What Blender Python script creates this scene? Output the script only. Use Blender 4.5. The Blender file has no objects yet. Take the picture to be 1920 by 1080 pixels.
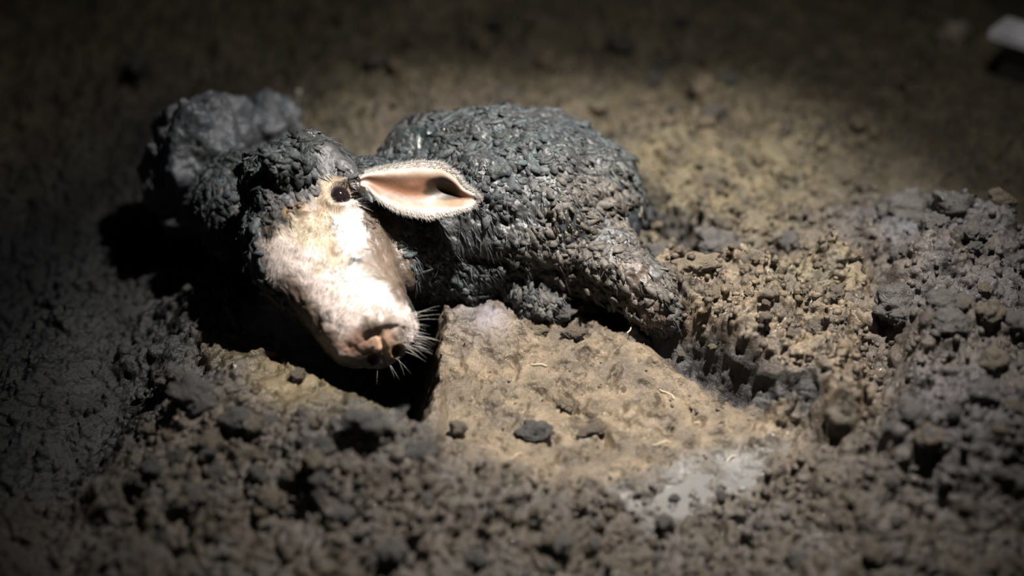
import bpy, bmesh, math, random
import numpy as np
from mathutils import Vector, Matrix
from mathutils.bvhtree import BVHTree

sc = bpy.context.scene
COL = sc.collection
random.seed(7)
RNG = np.random.default_rng(11)

# ------------------------------------------------------------------ camera
PITCH = math.radians(38.0)
DIST = 2.0
FPX = 2194.0                                   # focal length in pixels of a 1920 wide frame
CAM = np.array([0.0, -DIST * math.cos(PITCH), DIST * math.sin(PITCH)])
FWD = np.array([0.0, math.cos(PITCH), -math.sin(PITCH)])
UPV = np.array([0.0, math.sin(PITCH), math.cos(PITCH)])
RGT = np.array([1.0, 0.0, 0.0])
cd = bpy.data.cameras.new('camera')
cam = bpy.data.objects.new('camera', cd)
COL.objects.link(cam)
cam.location = CAM
cam.rotation_euler = (math.pi / 2 - PITCH, 0, 0)
cd.sensor_width = 36.0
cd.lens = 36.0 * FPX / 1920.0
cd.clip_start = 0.05
cd.dof.use_dof = True
cd.dof.focus_distance = 1.84
cd.dof.aperture_fstop = 0.72
sc.camera = cam

# ------------------------------------------------------------------ light
sc.view_settings.view_transform = 'Standard'
sc.view_settings.look = 'None'
sc.view_settings.gamma = 1.0
sc.view_settings.exposure = 0.0
w = bpy.data.worlds.new('night')
sc.world = w
w.use_nodes = True
w.node_tree.nodes['Background'].inputs[0].default_value = (0.62, 0.72, 1.0, 1)
w.node_tree.nodes['Background'].inputs[1].default_value = 0.009

ld = bpy.data.lights.new('flashlight', 'SPOT')
ld.energy = 600.0
ld.color = (1.0, 0.965, 0.91)
ld.shadow_soft_size = 0.022
ld.spot_size = math.radians(50)
ld.spot_blend = 1.0
lo = bpy.data.objects.new('flashlight', ld)
COL.objects.link(lo)
lo.location = (0.50, 0.02, 1.98)
aim = Vector((0.14, 0.0, 0.03))
lo.rotation_euler = (aim - Vector(lo.location)).to_track_quat('-Z', 'Y').to_euler()

# the weak wide spill around the beam of the same flashlight
ls = bpy.data.lights.new('flashlight_spill', 'SPOT')
ls.energy = 62.0
ls.color = (1.0, 0.965, 0.91)
ls.shadow_soft_size = 0.03
ls.spot_size = math.radians(104)
ls.spot_blend = 1.0
lso = bpy.data.objects.new('flashlight_spill', ls)
COL.objects.link(lso)
lso.location = lo.location
lso.rotation_euler = lo.rotation_euler


# ------------------------------------------------------------------ helpers
def ray(px, py):
    d = FWD + RGT * ((px - 960.0) / FPX) - UPV * ((py - 540.0) / FPX)
    return d / np.linalg.norm(d)


def P(px, py, z=0.0):
    """world point seen at that place of the photograph, at height z"""
    d = ray(px, py)
    return CAM + d * ((z - CAM[2]) / d[2])


def Pd(px, py, dist):
    return CAM + ray(px, py) * dist


def dist_at(px, py, z):
    return float(np.linalg.norm(P(px, py, z) - CAM))


def smooth(e0, e1, x):
    t = np.clip((x - e0) / (e1 - e0), 0, 1)
    return t * t * (3 - 2 * t)


def _hash(ix, iy, iz, seed):
    h = (ix.astype(np.int64) * 374761393 + iy.astype(np.int64) * 668265263
         + iz.astype(np.int64) * 2147483647 + seed * 974634777) & 0xFFFFFFFF
    h = ((h ^ (h >> 13)) * 1274126177) & 0xFFFFFFFF
    h = ((h ^ (h >> 16)) * 2246822519) & 0xFFFFFFFF
    return (h ^ (h >> 15)) & 0xFFFFFFFF


_G = RNG.normal(size=(256, 3))
_G /= np.linalg.norm(_G, axis=1)[:, None]


def perlin(p, seed=0):
    i = np.floor(p).astype(np.int64)
    f = p - i
    u = f * f * f * (f * (f * 6 - 15) + 10)
    r = 0
    for dx in (0, 1):
        wx = u[:, 0] if dx else 1 - u[:, 0]
        for dy in (0, 1):
            wy = u[:, 1] if dy else 1 - u[:, 1]
            for dz in (0, 1):
                wz = u[:, 2] if dz else 1 - u[:, 2]
                g = _G[_hash(i[:, 0] + dx, i[:, 1] + dy, i[:, 2] + dz, seed) & 255]
                r = r + wx * wy * wz * (g[:, 0] * (f[:, 0] - dx) + g[:, 1] * (f[:, 1] - dy) + g[:, 2] * (f[:, 2] - dz))
    return r * 1.6


def perlin2(p, seed=0):
    i = np.floor(p).astype(np.int64)
    f = p - i
    u = f * f * f * (f * (f * 6 - 15) + 10)
    r = 0
    zz = np.zeros(len(p), np.int64)
    for dx in (0, 1):
        wx = u[:, 0] if dx else 1 - u[:, 0]
        for dy in (0, 1):
            wy = u[:, 1] if dy else 1 - u[:, 1]
            a = _hash(i[:, 0] + dx, i[:, 1] + dy, zz, seed) / 4294967296.0 * 2 * math.pi
            r = r + wx * wy * (np.cos(a) * (f[:, 0] - dx) + np.sin(a) * (f[:, 1] - dy))
    return r * 1.5


def fbm2(p, oct=4, seed=0, gain=0.5):
    a, s, r = 1.0, 1.0, 0
    for o in range(oct):
        r = r + a * perlin2(p * s, seed + o)
        a *= gain
        s *= 2.03
    return r


def fbm3(p, oct=3, seed=0, gain=0.5):
    a, s, r = 1.0, 1.0, 0
    for o in range(oct):
        r = r + a * perlin(p * s, seed + o)
        a *= gain
        s *= 2.03
    return r


def domes(p, seed=0, rmin=0.45, rmax=0.8):
    """rounded lumps: the height of the highest dome over each point"""
    i = np.floor(p).astype(np.int64)
    r = np.zeros(len(p))
    zz = np.zeros(len(p), np.int64)
    for dx in (-1, 0, 1):
        for dy in (-1, 0, 1):
            cx, cy = i[:, 0] + dx, i[:, 1] + dy
            h1 = _hash(cx, cy, zz, seed) / 4294967296.0
            h2 = _hash(cx, cy, zz + 1, seed) / 4294967296.0
            h3 = _hash(cx, cy, zz + 2, seed) / 4294967296.0
            rad = rmin + (rmax - rmin) * h3
            d2 = (p[:, 0] - cx - h1) ** 2 + (p[:, 1] - cy - h2) ** 2
            r = np.maximum(r, 1.15 * rad * np.maximum(0, 1 - d2 / (rad * rad)))
    return r


def sdpoly(x, y, pts):
    """signed distance to a polygon, negative inside"""
    n = len(pts)
    d = np.full(x.shape, 1e9)
    s = np.ones(x.shape)
    for k in range(n):
        ax, ay = pts[k]
        bx, by = pts[(k + 1) % n]
        ex, ey = bx - ax, by - ay
        wx, wy = x - ax, y - ay
        t = np.clip((wx * ex + wy * ey) / (ex * ex + ey * ey + 1e-12), 0, 1)
        d = np.minimum(d, (wx - ex * t) ** 2 + (wy - ey * t) ** 2)
        c1 = y >= ay
        c2 = y < by
        c3 = ex * wy > ey * wx
        s = np.where((c1 & c2 & c3) | (~c1 & ~c2 & ~c3), -s, s)
    return s * np.sqrt(d)


def sdline(x, y, pts):
    d = np.full(x.shape, 1e9)
    for k in range(len(pts) - 1):
        ax, ay = pts[k]
        bx, by = pts[k + 1]
        ex, ey = bx - ax, by - ay
        wx, wy = x - ax, y - ay
        t = np.clip((wx * ex + wy * ey) / (ex * ex + ey * ey + 1e-12), 0, 1)
        d = np.minimum(d, (wx - ex * t) ** 2 + (wy - ey * t) ** 2)
    return np.sqrt(d)


def PX(pts, z=0.0):
    return [tuple(P(a, b, z)[:2]) for a, b in pts]


def mesh_np(name, verts, faces, smooth_shade=True):
    """mesh from numpy arrays; faces is an (n,k) array, all with k corners"""
    me = bpy.data.meshes.new(name)
    n, k = faces.shape
    me.vertices.add(len(verts))
    me.vertices.foreach_set('co', np.asarray(verts, np.float32).ravel())
    me.loops.add(n * k)
    me.loops.foreach_set('vertex_index', np.asarray(faces, np.int32).ravel())
    me.polygons.add(n)
    me.polygons.foreach_set('loop_start', np.arange(0, n * k, k, dtype=np.int32))
    me.polygons.foreach_set('loop_total', np.full(n, k, np.int32))
    me.update(calc_edges=True)
    me.validate()
    if smooth_shade:
        me.polygons.foreach_set('use_smooth', np.ones(len(me.polygons), bool))
    return me


def set_col(me, name, rgb):
    a = me.attributes.new(name, 'FLOAT_COLOR', 'POINT')
    c = np.ones((len(me.vertices), 4), np.float32)
    c[:, :3] = rgb
    a.data.foreach_set('color', c.ravel())


def set_float(me, name, v):
    a = me.attributes.new(name, 'FLOAT', 'POINT')
    a.data.foreach_set('value', np.asarray(v, np.float32))


def obj(name, me, mat, parent=None):
    o = bpy.data.objects.new(name, me)
    COL.objects.link(o)
    if mat is not None and len(me.materials) == 0:
        me.materials.append(mat)
    if parent is not None:
        o.parent = parent
    return o


def tag(o, label=None, cat=None, group=None, kind=None):
    if label:
        o['label'] = label
    if cat:
        o['category'] = cat
    if group:
        o['group'] = group
    if kind:
        o['kind'] = kind
    return o


# ------------------------------------------------------------------ materials
def new_mat(name):
    m = bpy.data.materials.new(name)
    m.use_nodes = True
    nt = m.node_tree
    return m, nt, nt.nodes['Principled BSDF']


def nd(nt, t, **kw):
    n = nt.nodes.new(t)
    for k, v in kw.items():
        if k in n.inputs:
            n.inputs[k].default_value = v
        else:
            setattr(n, k, v)
    return n


def mud_material(name, attr=None, base=(0.15, 0.11, 0.07), scale=1.0, rough=(0.3, 0.7), bump=0.5, bdist=0.004,
                 vary=0.45, wet_attr=None, relief_attr=None, coat=0.0, coord='Object', spec=0.5, tint=(0.70, 0.66, 0.62), hairy=False):
    m, nt, b = new_mat(name)
    L = nt.links.new
    tc = nd(nt, 'ShaderNodeTexCoord')
    src = tc.outputs[coord]
    n1 = nd(nt, 'ShaderNodeTexNoise', Scale=38.0 * scale, Detail=6.0, Roughness=0.65)
    n2 = nd(nt, 'ShaderNodeTexNoise', Scale=150.0 * scale, Detail=5.0, Roughness=0.7)
    n3 = nd(nt, 'ShaderNodeTexNoise', Scale=11.0 * scale, Detail=4.0, Roughness=0.6)
    v = nd(nt, 'ShaderNodeTexVoronoi', Scale=110.0 * scale)
    for n in (n1, n2, n3, v):
        L(src, n.inputs['Vector'])
    if attr:
        at = nd(nt, 'ShaderNodeAttribute', attribute_name=attr)
        colsrc = at.outputs['Color']
    else:
        rgb = nd(nt, 'ShaderNodeRGB')
        rgb.outputs[0].default_value = (*base, 1)
        colsrc = rgb.outputs[0]
    # light / dark grain
    r1 = nd(nt, 'ShaderNodeMapRange')
    r1.inputs[1].default_value = 0.3
    r1.inputs[2].default_value = 0.7
    r1.inputs[3].default_value = 1 - vary
    r1.inputs[4].default_value = 1 + vary
    L(n1.outputs['Fac'], r1.inputs[0])
    mul = nd(nt, 'ShaderNodeVectorMath', operation='SCALE')
    L(colsrc, mul.inputs[0])
    L(r1.outputs[0], mul.inputs['Scale'])
    # greyer patches
    r3 = nd(nt, 'ShaderNodeMapRange')
    r3.inputs[1].default_value = 0.5
    r3.inputs[2].default_value = 0.72
    L(n3.outputs['Fac'], r3.inputs[0])
    tn = nd(nt, 'ShaderNodeVectorMath', operation='MULTIPLY')
    L(mul.outputs[0], tn.inputs[0])
    tn.inputs[1].default_value = tint
    mx = nd(nt, 'ShaderNodeMix', data_type='RGBA')
    L(r3.outputs[0], mx.inputs['Factor'])
    L(mul.outputs[0], mx.inputs[6])
    L(tn.outputs[0], mx.inputs[7])
    L(mx.outputs[2], b.inputs['Base Color'])
    # gloss
    rr = nd(nt, 'ShaderNodeMapRange')
    rr.inputs[1].default_value = 0.35
    rr.inputs[2].default_value = 0.65
    rr.inputs[3].default_value = rough[0]
    rr.inputs[4].default_value = rough[1]
    L(n3.outputs['Fac'], rr.inputs[0])
    if wet_attr:
        wa = nd(nt, 'ShaderNodeAttribute', attribute_name=wet_attr)
        sub = nd(nt, 'ShaderNodeMath', operation='MULTIPLY_ADD')
        L(wa.outputs['Fac'], sub.inputs[0])
        sub.inputs[1].default_value = -0.42
        L(rr.outputs[0], sub.inputs[2])
        cl = nd(nt, 'ShaderNodeClamp')
        cl.inputs['Min'].default_value = 0.16
        cl.inputs['Max'].default_value = 0.95
        L(sub.outputs[0], cl.inputs['Value'])
        L(cl.outputs[0], b.inputs['Roughness'])
    else:
        L(rr.outputs[0], b.inputs['Roughness'])
    b.inputs['Specular IOR Level'].default_value = spec
    if coat:
        b.inputs['Coat Roughness'].default_value = 0.09
        if wet_attr:
            cm_ = nd(nt, 'ShaderNodeMath', operation='MULTIPLY')
            cm_.inputs[1].default_value = coat
            L(wa.outputs['Fac'], cm_.inputs[0])
            L(cm_.outputs[0], b.inputs['Coat Weight'])
        else:
            b.inputs['Coat Weight'].default_value = coat
    # relief
    ad = nd(nt, 'ShaderNodeMath', operation='MULTIPLY_ADD')
    L(n2.outputs['Fac'], ad.inputs[0])
    ad.inputs[1].default_value = 0.55
    L(n1.outputs['Fac'], ad.inputs[2])
    ad2 = nd(nt, 'ShaderNodeMath', operation='MULTIPLY_ADD')
    L(v.outputs['Distance'], ad2.inputs[0])
    ad2.inputs[1].default_value = -0.25
    L(ad.outputs[0], ad2.inputs[2])
    bp = nd(nt, 'ShaderNodeBump')
    bp.inputs['Strength'].default_value = bump
    if relief_attr:
        ra = nd(nt, 'ShaderNodeAttribute', attribute_name=relief_attr)
        rm = nd(nt, 'ShaderNodeMath', operation='MULTIPLY')
        rm.inputs[1].default_value = bump
        L(ra.outputs['Fac'], rm.inputs[0])
        L(rm.outputs[0], bp.inputs['Strength'])
    bp.inputs['Distance'].default_value = bdist
    L(ad2.outputs[0], bp.inputs['Height'])
    L(bp.outputs[0], b.inputs['Normal'])
    if coat:
        n4 = nd(nt, 'ShaderNodeTexNoise', Scale=330.0 * scale, Detail=3.0, Roughness=0.6)
        L(src, n4.inputs['Vector'])
        bc = nd(nt, 'ShaderNodeBump')
        bc.inputs['Strength'].default_value = 1.0
        if relief_attr:
            L(ra.outputs['Fac'], bc.inputs['Strength'])
        bc.inputs['Distance'].default_value = bdist * 1.5
        L(n4.outputs['Fac'], bc.inputs['Height'])
        L(bp.outputs[0], bc.inputs['Normal'])
        L(bc.outputs[0], b.inputs['Coat Normal'])
    return m


M_ground = mud_material('wet_mud', coat=0.9, attr='mud_colour', wet_attr='wet', rough=(0.38, 0.72), bump=0.9, bdist=0.006, vary=0.32, spec=0.5)
M_body = mud_material('mud_caked_hide', coat=0.9, attr='hide_colour', wet_attr='wet', relief_attr='relief', scale=1.4, rough=(0.40, 0.75), bump=0.6, bdist=0.003, vary=0.22, tint=(0.85, 0.84, 0.84))
M_flake = mud_material('dried_mud_flakes', attr='hide_colour', scale=1.5, rough=(0.38, 0.7), bump=0.9, bdist=0.003, vary=0.45, tint=(0.8, 0.82, 0.86))


def hair_mat(name, col, rough=0.45):
    m, nt, b = new_mat(name)
    tc = nd(nt, 'ShaderNodeTexCoord')
    n = nd(nt, 'ShaderNodeTexNoise', Scale=60.0, Detail=3.0)
    nt.links.new(tc.outputs['Object'], n.inputs['Vector'])
    rp = nd(nt, 'ShaderNodeValToRGB')
    rp.color_ramp.elements[0].position = 0.35
    rp.color_ramp.elements[1].position = 0.65
    rp.color_ramp.elements[0].color = (*[c * 0.75 for c in col], 1)
    rp.color_ramp.elements[1].color = (*col, 1)
    nt.links.new(n.outputs['Fac'], rp.inputs['Fac'])
    nt.links.new(rp.outputs['Color'], b.inputs['Base Color'])
    b.inputs['Roughness'].default_value = rough
    return m


M_whitehair = hair_mat('white_bristle', (0.60, 0.55, 0.51))
M_eye, _nt, _b = new_mat('dark_eye')
_b.inputs['Roughness'].default_value = 0.06
_tc = nd(_nt, 'ShaderNodeTexCoord')
_n = nd(_nt, 'ShaderNodeTexNoise', Scale=90.0)
_r = nd(_nt, 'ShaderNodeValToRGB')
_r.color_ramp.elements[0].color = (0.004, 0.003, 0.005, 1)
_r.color_ramp.elements[1].color = (0.02, 0.012, 0.012, 1)
_nt.links.new(_tc.outputs['Object'], _n.inputs['Vector'])
_nt.links.new(_n.outputs['Fac'], _r.inputs['Fac'])
_nt.links.new(_r.outputs['Color'], _b.inputs['Base Color'])

# ------------------------------------------------------------------ ground
WALLOW = PX([(822, 620), (870, 575), (960, 575), (1090, 640), (1160, 610), (1235, 635), (1320, 715), (1440, 790),
             (1490, 870), (1320, 905), (1100, 905), (900, 890), (795, 845), (785, 760)])
TRENCH = PX([(330, 400), (398, 512), (440, 580), (520, 650), (620, 728), (700, 780), (778, 806), (798, 770),
             (806, 720), (826, 650), (832, 580), (850, 480), (760, 380), (500, 340)], 0.03)
LEDGE = PX([(398, 500), (440, 575), (520, 645), (620, 722), (700, 775), (778, 806), (750, 830), (640, 822),
            (540, 775), (460, 715), (400, 650), (365, 570)], 0.035)
PLATEAU = PX([(1150, 520), (1180, 575), (1260, 625), (1360, 685), (1450, 742), (1530, 790), (1620, 790), (1640, 640), (1630, 520),
              (1560, 470), (1400, 490), (1260, 500)], 0.04)
RIDGE_FAR_RIGHT = PX([(1560, 470), (1660, 430), (1760, 400), (1830, 460)], 0.05)
RIGHT_BANK = PX([(1680, 480), (1640, 560), (1650, 660), (1660, 760), (1620, 840), (1700, 900), (2100, 1000), (2300, 600), (1900, 430), (1750, 430)], 0.05)
GULLY = PX([(1105, 265), (1150, 330), (1200, 380), (1260, 425), (1300, 440)])
HOLLOW = PX([(1150, 480), (1250, 500), (1330, 498), (1420, 490)])
PUDDLE = PX([(1175, 930), (1230, 890), (1320, 862), (1400, 838), (1470, 850), (1440, 885), (1370, 905), (1310, 940), (1240, 968)])
HUMP = P(900, 620)
CRACK = PX([(1048, 722), (1062, 748), (1085, 765), (1100, 785), (1135, 800)])
SHADE_GROOVE = PX([(1150, 590), (1220, 632), (1290, 680), (1370, 728), (1440, 768), (1500, 785)])
C_TAN = np.array([0.132, 0.098, 0.063])
C_OCHRE = np.array([0.135, 0.100, 0.048])
C_OLIVE = np.array([0.088, 0.072, 0.042])
C_BROWN = np.array([0.066, 0.049, 0.034])
C_GREY = np.array([0.050, 0.041, 0.034])
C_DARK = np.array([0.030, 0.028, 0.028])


def blend(c, col, f):
    return c * (1 - f[:, None]) + np.asarray(col) * f[:, None]


def spot_f(x, y, px, py, r, z=0.0, sx=1.0):
    q = P(px, py, z)
    return np.exp(-(((x - q[0]) / sx) ** 2 + (y - q[1]) ** 2) / (r * r))


def ground(x, y, want_colour=True):
    p = np.stack([x, y], 1)
    jx = fbm2(p * 14, 3, 5) * 0.022
    jy = fbm2(p * 14 + 31, 3, 9) * 0.022
    xj, yj = x + jx, y + jy
    pj = np.stack([xj, yj], 1)
    dw = sdpoly(xj, yj, WALLOW)
    dt = sdpoly(x + jx * 0.35, y + jy * 0.35, TRENCH)
    dl = sdpoly(xj, yj, LEDGE)
    dp = sdpoly(x + jx * 0.7, y + jy * 0.7, PLATEAU)
    drb = sdpoly(xj, yj, RIGHT_BANK)
    dg = sdline(xj, yj, GULLY)
    dh = sdline(xj, yj, HOLLOW)
    dpu = sdpoly(xj, yj, PUDDLE)
    dgr = sdline(x + jx * 0.4, y + jy * 0.4, SHADE_GROOVE)
    inw = 1 - smooth(-0.05, 0.05, dw)
    inl = 1 - smooth(-0.01, 0.03, dl)
    inp = 1 - smooth(-0.040, 0.030, dp + 0.026 * fbm2(p * 17, 2, 19))
    inrb = 1 - smooth(-0.05, 0.03, drb)
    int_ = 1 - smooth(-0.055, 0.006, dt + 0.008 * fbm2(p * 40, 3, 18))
    calm = np.maximum(np.maximum(inw, inl * 0.9), (1 - smooth(-0.02, 0.06, dpu)) * 0.8)
    # broad swells
    z = fbm2(p * 2.1 + 3, 3, 1) * 0.035 * (1 - 0.8 * calm)
    far = smooth(0.3, 1.2, y)
    z = z + far * fbm2(p * 1.3 + 8, 3, 21) * 0.05
    z = z + smooth(1.3, 4.5, np.sqrt(x * x + (y - 0.2) ** 2)) * (0.10 + fbm2(p * 0.7, 3, 4) * 0.14)
    # named shapes
    z = z * (1 - 0.9 * inw)
    z = z + 0.045 * inl * (1 - int_) + 0.02 * (1 - smooth(0.0, 0.25, dl)) * (1 - inl) * (1 - int_) * (x < -0.1)
    z = z + inp * (0.072 + 0.012 * perlin2(p * 9, 77)) + inrb * 0.07
    z = z + 0.035 * np.exp(-(sdline(xj, yj, RIDGE_FAR_RIGHT) / 0.05) ** 2)
    z = z - 0.095 * np.exp(-(dg / 0.032) ** 2) - 0.06 * np.exp(-(dh / 0.028) ** 2)
    z = z + 0.034 * np.exp(-(((x - HUMP[0]) / 0.085) ** 2 + ((y - HUMP[1]) / 0.055) ** 2) ** 1.5)
    q = P(1180, 665)
    z = z + 0.02 * np.exp(-((x - q[0]) ** 2 + (y - q[1]) ** 2) / 0.006)
    z = z - 0.022 * (1 - smooth(-0.04, 0.02, dpu)) - 0.060 * np.exp(-(dgr / 0.022) ** 2)
    # left foreground lumps and the dark clump at the toe of the trench
    for (a, b, r, h) in ((390, 790, 0.075, 0.035), (310, 660, 0.07, 0.035), (300, 900, 0.10, 0.04), (470, 870, 0.06, 0.02),
                         (740, 890, 0.07, 0.022), (620, 920, 0.07, 0.02), (1600, 900, 0.09, 0.04), (900, 960, 0.10, 0.025),
                         (360, 560, 0.05, 0.05), (1700, 560, 0.06, 0.05), (1740, 700, 0.08, 0.04), (60, 700, 0.22, 0.07)):
        z = z + h * spot_f(x, y, a, b, r)
    # lumps of several sizes
    rough_m = (1 - 0.86 * calm) * (1 - int_)
    big = domes(pj * 11, 3, 0.3, 0.75) * 0.034 + domes(pj * 23, 13, 0.3, 0.75) * 0.012
    fine = domes(pj * 47, 23, 0.3, 0.8) * 0.003 + (np.abs(fbm2(pj * 22 + 5, 4, 53, 0.5)) - 0.28) * 0.019
    mod = smooth(-0.5, 0.5, fbm2(p * 5 + 50, 3, 61))
    z = z + rough_m * (big * (0.35 + 0.65 * mod) + fine * (0.45 + 0.75 * (1 - mod)))
    z = z + fbm2(p * 36, 4, 91, 0.6) * (0.0065 * rough_m + 0.0017)
    along = (x * 0.80 - y * 0.60)
    cross = (x * 0.60 + y * 0.80)
    pr_ = np.stack([along * 6, cross * 30 + jx * 40], 1)
    z = z + inp * (np.abs(fbm2(pr_, 3, 87, 0.45)) - 0.3) * 0.028
    # hollow at the far left; the mound's shadow is painted near-black over it
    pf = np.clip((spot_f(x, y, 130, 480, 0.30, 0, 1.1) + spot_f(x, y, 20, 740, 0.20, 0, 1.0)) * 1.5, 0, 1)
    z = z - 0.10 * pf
    # little pits and crumbs in the calm mud
    pit = smooth(0.30, 0.60, fbm2(p * 34 + 7, 4, 41, 0.6))
    z = z - calm * pit * 0.010 * (1 - int_)
    z = z + calm * smooth(0.30, 0.62, fbm2(pj * 21 + 70, 4, 47)) * 0.012 * (1 - int_)
    z = z - 0.014 * np.exp(-(sdline(x + jx * 0.5, y + jy * 0.5, CRACK) / 0.007) ** 2)
    # trench that holds the head
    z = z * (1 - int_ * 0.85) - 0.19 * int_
    if not want_colour:
        return z
    n = smooth(-0.5, 0.5, fbm2(p * 6 + 20, 4, 71))
    n2 = smooth(-0.4, 0.4, fbm2(p * 17 + 20, 4, 75))
    c = np.tile(C_BROWN, (len(x), 1))
    c = blend(c, C_OLIVE, smooth(0.05, 0.4, y) * (0.35 + 0.65 * n))
    c = blend(c, C_GREY, smooth(-0.32, -0.5, y) * n2)
    c = blend(c, C_TAN, np.clip(inw * (0.75 + 0.25 * n2), 0, 1))
    c = blend(c, C_TAN * 0.92, inp * (0.35 + 0.65 * n2) * 0.9)
    c = blend(c, C_OCHRE, inl * 0.95)
    c = blend(c, np.array([0.055, 0.048, 0.048]), inrb * (0.5 + 0.5 * n))
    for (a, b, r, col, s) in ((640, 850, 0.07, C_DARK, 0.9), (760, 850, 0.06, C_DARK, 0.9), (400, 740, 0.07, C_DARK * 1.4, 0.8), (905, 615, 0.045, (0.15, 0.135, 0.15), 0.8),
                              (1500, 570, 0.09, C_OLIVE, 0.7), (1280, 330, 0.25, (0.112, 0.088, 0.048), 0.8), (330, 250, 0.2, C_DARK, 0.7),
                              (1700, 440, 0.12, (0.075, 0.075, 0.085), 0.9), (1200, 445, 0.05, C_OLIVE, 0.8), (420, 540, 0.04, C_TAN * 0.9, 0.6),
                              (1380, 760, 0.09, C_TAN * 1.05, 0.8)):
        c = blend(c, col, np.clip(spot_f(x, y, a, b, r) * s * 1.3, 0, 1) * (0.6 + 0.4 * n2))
    c = blend(c, np.array([0.13, 0.122, 0.115]), (1 - smooth(-0.012, 0.03, dpu)) * (0.55 + 0.45 * n2))
    c = blend(c, C_DARK, np.exp(-(dg / 0.05) ** 2) * 0.9)  # shade in the gap beside the pig's back painted into the gully
    c = blend(c, C_DARK * 1.2, np.exp(-(dh / 0.03) ** 2) * 0.8)  # shadow under the right clods painted into the hollow
    c = blend(c, C_DARK, np.exp(-(dgr / 0.028) ** 4) * 0.95)  # shadow at the ridge foot painted into the mud colour
    c = blend(c, np.array([0.012, 0.013, 0.012]), np.clip(int_ * 1.4, 0, 1))  # shade under the head painted near-black on the trench floor
    c = blend(c, np.array([0.014, 0.014, 0.015]), np.clip(pf * 1.2, 0, 1))  # the mound's cast shadow put into the ground colour
    c = c * (0.8 + 0.4 * n2)[:, None]
    wet = (1 - int_) * (1 - pf) * (1 - np.exp(-(dgr / 0.028) ** 4)) * np.clip(0.15 + 0.55 * inw + 0.5 * inl + 0.45 * inp * n + 0.35 * n2 * n - 0.25 * far, 0, 1)
    return z, c, wet


def spread(a, b, step, lo_end, hi_end, g=1.16):
    core = list(np.arange(a, b + step / 2, step))
    left, s, v = [], step, a
    while v > lo_end:
        s *= g
        v -= s
        left.append(v)
    right, s, v = [], step, core[-1]
    while v < hi_end:
        s *= g
        v += s
        right.append(v)
    return np.array(left[::-1] + core + right)


gx = spread(-1.12, 1.12, 0.0027, -5.0, 5.0, 1.06)
ys = [-0.66]
while ys[-1] < 1.35:
    ys.append(ys[-1] + 0.0024 + 0.0042 * float(smooth(0.1, 1.2, np.array(ys[-1]))))
gy0 = np.array(ys)
lo_, s_ = [], 0.0024
v_ = gy0[0]
while v_ > -3.0:
    s_ *= 1.12
    v_ -= s_
    lo_.append(v_)
hi_, s_ = [], 0.007
v_ = gy0[-1]
while v_ < 7.0:
    s_ *= 1.12
    v_ += s_
    hi_.append(v_)
gy = np.concatenate([np.array(lo_[::-1]), gy0, np.array(hi_)])
nx, ny = len(gx), len(gy)
XX, YY = np.meshgrid(gx, gy)
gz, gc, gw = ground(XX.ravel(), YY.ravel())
idx = np.arange(nx * ny).reshape(ny, nx)
gf = np.stack([idx[:-1, :-1], idx[:-1, 1:], idx[1:, 1:], idx[1:, :-1]], -1).reshape(-1, 4)
zg = gz.reshape(ny, nx).copy()
for _ in range(18):                                       # wet mud slumps: no cliffs steeper than it can stand
    sx_ = np.gradient(zg, axis=1) / np.gradient(gx)[None, :]
    sy_ = np.gradient(zg, axis=0) / np.gradient(gy)[:, None]
    wgt = smooth(0.9, 1.8, np.sqrt(sx_ ** 2 + sy_ ** 2))
    av = zg.copy()
    av[1:-1, 1:-1] = (zg[:-2, 1:-1] + zg[2:, 1:-1] + zg[1:-1, :-2] + zg[1:-1, 2:]) / 4
    zg = zg * (1 - wgt) + av * wgt
GV = np.stack([XX.ravel(), YY.ravel(), zg.ravel()], 1)
gp = GV.reshape(ny, nx, 3)
du = np.gradient(gp, axis=1)
dv = np.gradient(gp, axis=0)
gn = np.cross(du, dv)
gn /= np.linalg.norm(gn, axis=2)[:, :, None]
gn = gn.reshape(-1, 3)
core = (np.abs(GV[:, 0]) < 1.3) & (GV[:, 1] > -0.8) & (GV[:, 1] < 1.4)
amp_ = np.zeros(len(GV))
g3 = GV[core]
amp_[core] = (np.abs(fbm3(g3 * 32, 3, 301, 0.5)) - 0.3) * 0.0075
gcalm = 1 - smooth(-0.05, 0.04, np.minimum(sdpoly(g3[:, 0], g3[:, 1], WALLOW), sdpoly(g3[:, 0], g3[:, 1], LEDGE)))
amp_[core] *= (1 - 0.8 * gcalm) * (1 + 0.7 * smooth(0.5, 0.9, np.sqrt(1 - gn[core][:, 2] ** 2)))
GV = GV + gn * amp_[:, None]
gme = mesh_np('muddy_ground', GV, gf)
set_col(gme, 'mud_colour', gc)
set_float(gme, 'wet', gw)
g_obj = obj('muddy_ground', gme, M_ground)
tag(g_obj, 'churned wet brown mud all around the pig', kind='structure')


def gh(x, y):
    return float(ground(np.array([x]), np.array([y]), False)[0])


# ------------------------------------------------------------------ the pig
B = P(560, 345, 0.205)                       # middle of the back of the skull
N = P(717, 652, 0.082)                      # middle of the snout disc
A_ = N - B
HLEN = float(np.linalg.norm(A_))
A_ = A_ / HLEN
L_ = np.array([1.0, 0.45, 0.12])
L_ = L_ - A_ * L_.dot(A_)
L_ /= np.linalg.norm(L_)
D_ = np.cross(A_, L_)


def H(t, l, d):
    """head frame: t runs to the snout, l to the pig's left, d out of the forehead"""
    return B + A_ * t + L_ * l + D_ * d


bm = bmesh.new()


def loft(rings):
    vs = [[bm.verts.new(p) for p in r] for r in rings]
    n = len(vs[0])
    for i in range(len(vs) - 1):
        for k in range(n):
            bm.faces.new((vs[i][k], vs[i][(k + 1) % n], vs[i + 1][(k + 1) % n], vs[i + 1][k]))
    bm.faces.new(vs[0][::-1])
    bm.faces.new(vs[-1])


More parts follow.
